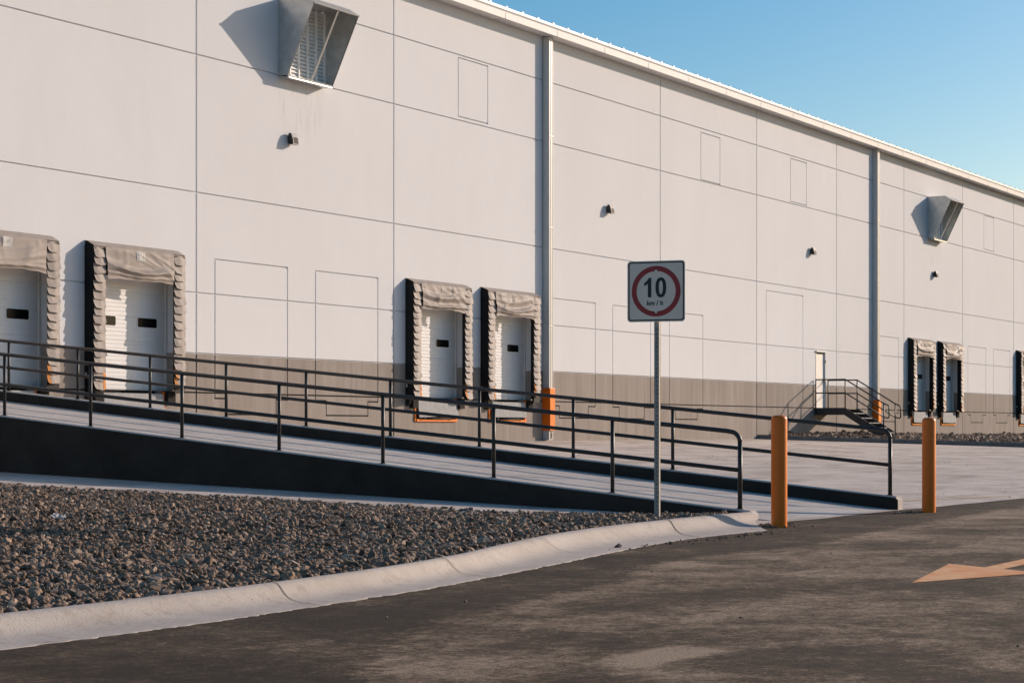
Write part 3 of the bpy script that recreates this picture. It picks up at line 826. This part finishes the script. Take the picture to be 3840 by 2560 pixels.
# ------------------------------------------------------------------ dock seals
PD = .285
def fold(u, v, swags, r):
    """cloth relief at u (across 0..1), v (down 0..1)"""
    n = 0.
    for (v0, k_, w, A, c0) in swags:
        vc = v0 + k_ * (1 - ((u - c0) / .55) ** 2)
        q = (v - vc) / w
        n += A * math.exp(-q * q)
    return n
def dock_seal(a, b_, seed, label):
    r = random.Random(seed)
    e = thing('dock_seal', label, 'dock seal', (a, WY, 1.88), 'beige pleated dock seals along the wall')
    pw = .35
    def Wp(s, n, h): return (s, WY - n, h)
    # head pad: black core, sloping beige top
    mb = MB()
    mb.prism([Wp(a + .02, .002, 4.30), Wp(a + .02, PD - .03, 4.40), Wp(a + .02, PD - .012, 4.83), Wp(a + .02, .002, 4.97)], (b_ - a - .04, 0, 0), 0)
    mb.build('head_pad', M['black_vinyl'], e)
    mb = MB(); nu, nv = 40, 5
    mb.grid([[Wp(a + .01 + (b_ - a - .02) * i / nu, PD * j / nv + .004, 4.992 - .128 * (j / nv) ** 1.2 + .006 * math.sin(i * 1.1 + seed) * math.sin(j * 1.3) - (.012 if i in (0, nu) and j == nv else 0)) for j in range(nv + 1)] for i in range(nu + 1)])
    mb.build('head_cover', M['cloth'], e)
    # side pads
    for x0, x1, tilt in ((a, a + pw, 0), (b_ - pw, b_, 1)):
        mb = MB(); pts = []
        if tilt: pr = [(b_ - .09, .003), (b_ + .0, .003), (b_ - .004, PD - .03), (b_ - pw + .02, PD - .03)]
        else: pr = [(a, .003), (a + .27, .003), (a + pw - .02, PD - .03), (a + .004, PD - .03)]
        mb.prism([Wp(s, n, 1.97 - (.13 if n > .1 else 0)) for s, n in pr], (0, 0, 2.92))
        mb.build('side_pad', M['black_vinyl'], e)
    mb = MB(); mb.prism([Wp(a + .002, .003, 1.97), Wp(a + .002, .003, 1.66), Wp(a + .002, .10, 1.74), Wp(a + .002, .15, 1.84), Wp(a + .002, PD - .04, 1.9), Wp(a + .002, PD - .04, 1.97)], (.12, 0, 0))
    mb.build('corner_bracket', M['black_vinyl'], e)
    mb = MB(); mb.box(Wp(a - .012, .07, 2.16), Wp(a - .0, .03, 2.24)); mb.build('clip', M['bracket'], e)
    # head curtain with sagging folds
    c0, c1 = a + pw - .025, b_ - pw - .055
    nu, nv = 84, 40
    swags = [(r.uniform(.18, .34), r.uniform(.15, .4), r.uniform(.09, .14), r.uniform(.012, .022), r.uniform(.3, .55)),
             (r.uniform(.40, .52), r.uniform(.15, .34), r.uniform(.07, .11), r.uniform(.018, .030), r.uniform(.42, .62)),
             (r.uniform(.55, .68), r.uniform(.12, .26), r.uniform(.06, .09), r.uniform(.014, .026), r.uniform(.35, .6)),
             (.80, .10, .05, .02, r.uniform(.4, .6))]
    gath = [(r.uniform(.05, .95), r.uniform(.012, .02), r.uniform(.025, .05)) for _ in range(6)]
    diag = [(r.uniform(-.1, .9), r.uniform(-.9, .9), r.uniform(.03, .06), r.uniform(.010, .020)) for _ in range(5)]
    ph = [r.uniform(0, 6) for _ in range(6)]
    rows = []
    for i in range(nu + 1):
        u = i / nu; row = []
        for j in range(nv + 1):
            v = j / nv
            env = min(1, v * 5) * (1 - .55 * abs(2*u - 1) ** 4)
            n = 2.2 * fold(u, v, swags, r) * env
            for (g0, A, w) in gath: n += A * math.exp(-((u - g0 - .10 * v * (.5 - g0)) / w) ** 2) * math.exp(-v * 3.2) * min(1, v * 8)
            for (d0, sl, w, A) in diag: n += A * math.exp(-((u - d0 - sl * v) / w) ** 2) * math.sin(math.pi * v)
            n += .005 * math.sin(7*u + 5*v + ph[0]) * math.sin(9*v - 4*u + ph[1])
            if v > .955: n += .004
            hem = .012 * math.sin(u * 9 + ph[4]) + .006 * math.sin(u * 31 + ph[5]) + .03 * (abs(2*u - 1) ** 3 - .4)
            h = 4.862 - v * (.655 + hem)
            ins = (.035 + .02 * math.sin(v * 5 + ph[4])) * v * ((u - .5) * 2) ** 3
            row.append(Wp(c0 + (c1 - c0) * u - ins, PD + .012 + n + .015 * v, h))
        rows.append(row)
    mb = MB(); mb.grid(rows); cur = mb.build('head_curtain', M['cloth'], e)
    # label pocket stitched on the curtain, face following the cloth
    i0, i1, j0, j1 = int(nu * .44), int(nu * .56), int(nv * .06), int(nv * .36)
    mb = MB()
    mb.grid([[(p[0], p[1] - .006, p[2]) for p in rows[i][j0:j1+1]] for i in range(i0, i1 + 1)])
    mb.build('label_pocket', M['pocket'] if seed < 3 else M['cloth'], cur)
    # pleated wear flaps down both pads
    for x0, x1, side in ((a - .01, a + pw, 0), (b_ - pw - .02, b_, 1)):
        mb = MB(); tape = MB(); h = 4.865; k = 0
        while h > 2.02:
            p = r.uniform(.155, .19) if k else .21
            if h - p < 1.95: p = h - 1.90
            wl, wr = r.uniform(-.012, .014), r.uniform(-.014, .012)
            bulge = r.uniform(.022, .050); tw = r.uniform(-.020, .020); crv = r.uniform(.0, .022)
            cx0 = r.uniform(.25, .75); sq = r.uniform(.008, .022)
            nu2, nv2 = 8, 7; rows2 = []
            for i in range(nu2 + 1):
                u = i / nu2; row = []
                for j in range(nv2 + 1):
                    v = j / nv2
                    drop = p + .026
                    corner = .03 * max(0, abs(2*u - 1) - .7) ** 2 / .09 * v * v
                    hh = h + .012 - v * drop + corner + tw * (u - .5) * v - sq * math.exp(-((u - cx0) / .2) ** 2) * v * v
                    n = PD - .022 + bulge * (v ** 1.4) + tw * (u - .5) * v + crv * math.sin(math.pi * u) * v + .01 * math.exp(-((u - cx0) / .15) ** 2) * math.sin(math.pi * v)
                    xx = x0 + wl + (x1 + wr - x0 - wl) * u
                    xx += (.012 * v ** 3) * (1 if u < .5 else -1) * max(0, abs(2*u - 1) - .6) / .4
                    row.append(Wp(xx, n, hh))
                rows2.append(row)
            mb.grid(rows2)
            if h - p < 2.20 + .02:
                ii = (6, 8) if side == 0 else (0, 2)
                tape.grid([[(q[0], q[1] - .004, q[2]) for q in rows2[i]] for i in range(ii[0], ii[1] + 1)])
            h -= p; k += 1
        fo = mb.build('pleated_flaps', M['cloth'], e)
        tape.build('orange_strip', M['orange_tape'], fo)
    return e
SL = ['beige pleated dock seal cut off by the left picture edge', 'second beige dock seal from the left, with sun falling on its door',
      'beige dock seal left of the pair beside the nearer downpipe', 'beige dock seal touching the shadow of the nearer downpipe, right of its pair',
      'small distant beige dock seal, left of the pair beyond the stairs', 'small distant beige dock seal, right of the pair behind the right bollard',
      'farthest dock seal, mostly cut off by the right picture edge']
for i, (a, b_, k) in enumerate(SEALS): dock_seal(a, b_, i + 1, SL[i])
# levelers and bumpers
LL = ['under the dock at the left picture edge', 'under the second door from the left', 'with tilted lip, left of the two by the near downpipe',
      'with straight lip, right of the two by the near downpipe', 'under the left door of the distant pair',
      'under the right door of the distant pair', 'under the farthest door at the right edge']
BL = ['the left edge dock', 'the second dock from the left', 'the left dock of the near pair', 'the right dock of the near pair', 'the left dock of the distant pair', 'the right dock of the distant pair', 'the farthest right dock']
for i, (a, b_, k) in enumerate(SEALS):
    e = thing('dock_leveler', 'steel leveler in orange frame ' + LL[i], 'dock leveler', (a + 1.4, WY, 1.3), 'dock levelers below the doors')
    s0, s1 = a + .46, b_ - .44; t = .07
    mb = MB()
    mb.box((s0 - t + .02, WY - .03, 1.27), (s0 + .02, WY + .02, 1.88)); mb.box((s1 - .02, WY - .03, 1.27), (s1 + t - .02, WY + .02, 1.88)); mb.box((s0 + .02, WY - .05, 1.27), (s1 - .02, WY + .10, 1.33))
    mb.box((s0 - .12, WY - .05, 1.86), (s0 - .05, WY - .002, 1.90))
    mb.build('pit_frame', M['orange'], e)
    mb = MB(); mb.face([(s0, WY + .26, 1.3), (s1, WY + .26, 1.3), (s1, WY + .26, 1.9), (s0, WY + .26, 1.9)])
    for x_ in (s0 + .12, (s0 + s1) / 2, s1 - .2): mb.box((x_, WY - .02, 1.335), (x_ + .07, WY + .1, 1.42))
    mb.build('pit_back', M['dark_void'], e, -1)
    mb = MB()
    inset = .20 if i in (2, 1) else .02
    bot = 1.37 if i != 3 else 1.40
    poly = [(s0 + .07, WY - .05, 1.83), (s1 - .03, WY - .05, 1.83), (s1 - .03, WY - .052, 1.79), (s1 - .03 + (.06 if i == 2 else 0), WY - .10, bot + .06 * (i == 2)), (s0 + .07, WY - .10, bot)]
    mb.prism(poly, (0, .03, 0)); lp = mb.build('lip_plate', M['plate'], e, .004)
    mb = MB()
    for x_ in (s0 + .25, s1 - .32):
        mb.tube([(x_, WY - .09, 1.36), (x_ + .09, WY - .09, 1.36)], .028, 10)
    mb.tube([(s0 + .3, WY - .075, 1.35), (s1 - .3, WY - .075, 1.35)], .022, 10)
    mb.build('lip_hinge', M['rubber'], e)
    for j, (x0, x1) in enumerate(((a + .20, a + .45), (b_ - .40, b_ - .15))):
        mb = MB()
        nl = 9
        for q in range(nl):          # laminated pads pressed together
            xa = x0 + (x1 - x0) * q / nl
            mb.box((xa + .0012, WY - .125 - .004 * (q % 2), 1.615), (xa + (x1 - x0) / nl - .0012, WY - .003, 1.875 - .003 * (q % 3)))
        mb.box((x0 - .012, WY - .10, 1.64), (x0 + .001, WY - .002, 1.85)); mb.box((x1 - .001, WY - .10, 1.64), (x1 + .012, WY - .002, 1.85))
        o = mb.build('dock_bumper', M['rubber'], None, 0, (x0, WY, 1.62))
        tag(o, 'black laminated bumper at the %s lower corner of %s' % (('left', 'right')[j], BL[i]), 'dock bumper', 'dock bumpers beside the levelers')

# ------------------------------------------------------------------ intake hoods
def hood(s0, label, w=1.83):
    e = thing('air_hood', label, 'vent hood', (s0, WY, 9.4), 'galvanised air hoods high on the wall')
    pr = [(0.004, 9.42), (.27, 9.40), (1.05, 11.03), (.775, 11.22), (.004, 11.22)]
    t = .012
    mb = MB()
    for s in (s0, s0 + w - t):
        mb = MB(); mb.prism([(s, WY - n, h) for n, h in pr], (t, 0, 0)); mb.build('side_panel', M['galv'], e)
    mb = MB()
    for (na, ha), (nb, hb) in ((pr[2], pr[3]), (pr[3], pr[4]), (pr[0], pr[1])):
        d = Vector((0, -(nb - na), hb - ha)).normalized(); nn = Vector((0, -d.z, d.y)) * t
        if nn.z < 0 and ha > 10: nn = -nn
        A = [(s0 + t, WY - na, ha), (s0 + w - t, WY - na, ha), (s0 + w - t, WY - nb, hb), (s0 + t, WY - nb, hb)]
        mb.prism(A, tuple(-nn))
    mb.build('cover', M['galv'], e)
    mb = MB()   # rolled rim round the mouth
    B_, D_ = pr[2], pr[1]
    fr = .03
    for s in (s0 + .002, s0 + w - fr): mb.prism([(s, WY - D_[0] - .004, D_[1]), (s, WY - D_[0] + .02, D_[1] + .005), (s, WY - B_[0] + .02, B_[1] + .005), (s, WY - B_[0] - .004, B_[1])], (fr - .004, 0, 0))
    mb.box((s0, WY - D_[0] - .02, D_[1] - .03), (s0 + w, WY - D_[0] + .02, D_[1] + .004)); mb.box((s0, WY - B_[0] - .012, B_[1] - .02), (s0 + w, WY - B_[0] + .012, B_[1] + .02))
    mb.build('rim', M['rim'], e)
    mb = MB()
    c_ = s0 + w * .53
    mb.prism([(c_, WY - D_[0] + .01, D_[1] + .02), (c_, WY - D_[0] + .04, D_[1] + .02), (c_, WY - B_[0] + .04, B_[1] - .01), (c_, WY - B_[0] + .01, B_[1] - .01)], (.06, 0, 0))
    mb.build('centre_bar', M['galv'], e)
    mb = MB()   # louvre bank on the wall inside the hood
    for k in range(19):
        h = 9.47 + k * .09
        mb.prism([(s0 + .05, WY - .012, h + .075), (s0 + .05, WY - .052, h), (s0 + .05, WY - .048, h - .004), (s0 + .05, WY - .008, h + .07)], (w - .1, 0, 0))
    for k in range(6):
        x_ = s0 + .03 + (w - .09) * k / 5; mb.box((x_, WY - .07, 9.43), (x_ + .045, WY - .003, 11.2))
    mb.build('louvre', M['louvre'], e)
    mb = MB()   # drip tray below
    mb.prism([(s0 + .03, WY - .004, 9.395), (s0 + .03, WY - .30, 9.37), (s0 + .03, WY - .30, 9.345), (s0 + .03, WY - .285, 9.34), (s0 + .03, WY - .004, 9.365)], (w - .09, 0, 0))
    mb.build('drip_tray', M['galv'], e)
hood(37.63, 'large galvanised air hood cut by the top picture edge')
hood(83.96, 'smaller looking galvanised air hood on the far wall below the eaves', 1.80)

# ------------------------------------------------------------------ wall lamps
def wall_lamp(s, h, label):
    e = thing('wall_lamp', label, 'wall lamp', (s, WY, h), 'wall pack lamps along the wall')
    w = .23
    mb = MB(); mb.box((s + .04, WY - .055, h + .03), (s + w - .04, WY - .002, h + .22)); mb.build('back_box', M['lamp_body'], e)
    mb = MB()
    pr = [(.050, .265), (.050, .03), (.065, .0), (.185, -.005), (.178, .09), (.150, .19), (.115, .262)]
    mb.prism([(s, WY - n, h + z_) for n, z_ in pr], (w, 0, 0), 0)
    mb.build('housing', M['lamp_body'], e, .004)
    mb = MB()
    top = [(.117, .268), (.156, .190), (.160, .170)]
    mb.grid([[(s + .004, WY - n - .002, h + z_) for n, z_ in top], [(s + w - .004, WY - n - .002, h + z_) for n, z_ in top]], 0, False)
    low = [(.163, .165), (.1795, .1), (.190, -.005)]
    for x0, x1 in ((s + .004, s + .022), (s + w - .022, s + w - .004)):
        mb.grid([[(x0, WY - n - .005, h + z_) for n, z_ in low], [(x1, WY - n - .005, h + z_) for n, z_ in low]], 0, False)
    mb.box((s + .004, WY - .197, h - .008), (s + w - .004, WY - .10, h + .012))
    mb.build('face_frame', M['lamp_face'], e, -1)
    mb = MB(); mb.grid([[(s + .022, WY - n - .004, h + z_) for n, z_ in low], [(s + w - .022, WY - n - .004, h + z_) for n, z_ in low]], 0, False)
    mb.build('lens', M['lamp_lens'], e, -1)
wall_lamp(37.97, 7.83, 'wall lamp below the large air hood, nearest of the four')
wall_lamp(54.10, 7.70, 'wall lamp right of the nearer downpipe, above the speed sign')
wall_lamp(70.50, 7.68, 'wall lamp left of the farther downpipe, high above the door')
wall_lamp(84.65, 7.76, 'farthest wall lamp, under the small air hood')

# ------------------------------------------------------------------ metal stairs to the door
ST = thing('metal_stairs', 'charcoal steel staircase with pipe handrails leading to the white door', 'stairs', (71.6, WY - 1.5, .9))
sa, sb = 70.98, 72.18; nl, ne = 1.24, 2.86; zl = 1.88
zg = yard_z(WY - ne) + .16
slope = (zl - zg - .12) / (ne - nl)
def zst(n): return zl - max(0, n - nl) * slope
mb = MB(); mb.box((sa, WY - nl, zl - .045), (sb, WY - .004, zl)); mb.build('landing', M['steel_dark'], ST)
for s in (sa - .045, sb):
    mb = MB()
    mb.prism([(s, WY - .003, zl + .01), (s, WY - nl, zl + .01), (s, WY - ne, zst(ne) + .01), (s, WY - ne, zg - .05), (s, WY - ne + .22, zg - .05), (s, WY - nl + .05, zl - .25), (s, WY - .003, zl - .25)], (.045, 0, 0))
    mb.build('stringer', M['steel_dark'], ST)
nt_ = 6
for k in range(1, nt_):
    h = zl - (zl - zg) * k / nt_; n = nl + (ne - nl) * (k - .35) / (nt_ - .6)
    mb = MB(); mb.box((sa, WY - n - .13, h - .035), (sb, WY - n + .14, h)); mb.build('tread', M['plate'], ST)
for s in (sa - .022, sb + .022):
    mb = MB()
    zt2 = zst(ne - .1)
    mb.tube([(s, WY - .06, zl + 1.08), (s, WY - nl, zl + 1.08), (s, WY - ne + .1, zt2 + 1.08), (s, WY - ne - .08, zt2 + 1.0), (s, WY - ne - .11, zt2 + .95), (s, WY - ne - .11, zt2 + .58), (s, WY - ne - .07, zt2 + .53), (s, WY - ne + .1, zt2 + .57)], .026, 8)
    mb.build('handrail', M['dark_rail'], ST)
    mb = MB(); mb.tube([(s, WY - .06, zl + .57), (s, WY - nl, zl + .57), (s, WY - ne + .1, zt2 + .57)], .024, 8)
    mb.build('mid_rail', M['dark_rail'], ST)
    for n in (.06, nl, ne - .1):
        mb = MB(); mb.tube([(s, WY - n, zst(n) - .02), (s, WY - n, zst(n) + 1.08)], .025, 8); mb.build('post', M['dark_rail'], ST)

# ------------------------------------------------------------------ light, sky, camera
SD = Vector((2.06, -1.0, .745)).normalized()
el = math.asin(SD.z); az = math.atan2(SD.x, SD.y)
L = bpy.data.lights.new('sun', 'SUN'); L.energy = 4.75; L.angle = math.radians(.53); L.color = (1.0, .81, .67)
lo = bpy.data.objects.new('sun', L); COL.objects.link(lo); lo.rotation_euler = SD.to_track_quat('Z', 'Y').to_euler(); lo.location = (60, -40, 50)
w = bpy.data.worlds.new('World'); SC.world = w; w.use_nodes = True
nt = w.node_tree; bg = nt.nodes['Background']
sky = nt.nodes.new('ShaderNodeTexSky'); sky.sky_type = 'NISHITA'; sky.sun_disc = False
sky.sun_elevation = el; sky.sun_rotation = az; sky.altitude = 300; sky.air_density = 1.0; sky.dust_density = 1.5; sky.ozone_density = 2.0
hs = nt.nodes.new('ShaderNodeHueSaturation'); hs.inputs['Saturation'].default_value = 1.55; hs.inputs['Hue'].default_value = .493
nt.links.new(sky.outputs['Color'], hs.inputs['Color']); nt.links.new(hs.outputs['Color'], bg.inputs['Color']); bg.inputs['Strength'].default_value = .125
cam = bpy.data.cameras.new('camera'); co = bpy.data.objects.new('camera', cam); COL.objects.link(co)
cam.sensor_width = 36; cam.lens = 70.0; cam.shift_y = 333 / 3840; cam.clip_end = 6000; cam.clip_start = .1
co.location = (0, 0, EYE); co.rotation_euler = (math.pi / 2, 0, -(math.pi / 2 - math.radians(30.725)))
SC.camera = co
SC.render.engine = 'CYCLES'
SC.view_settings.view_transform = 'Standard'; SC.view_settings.look = 'None'; SC.view_settings.gamma = 1; SC.view_settings.exposure = 0.0
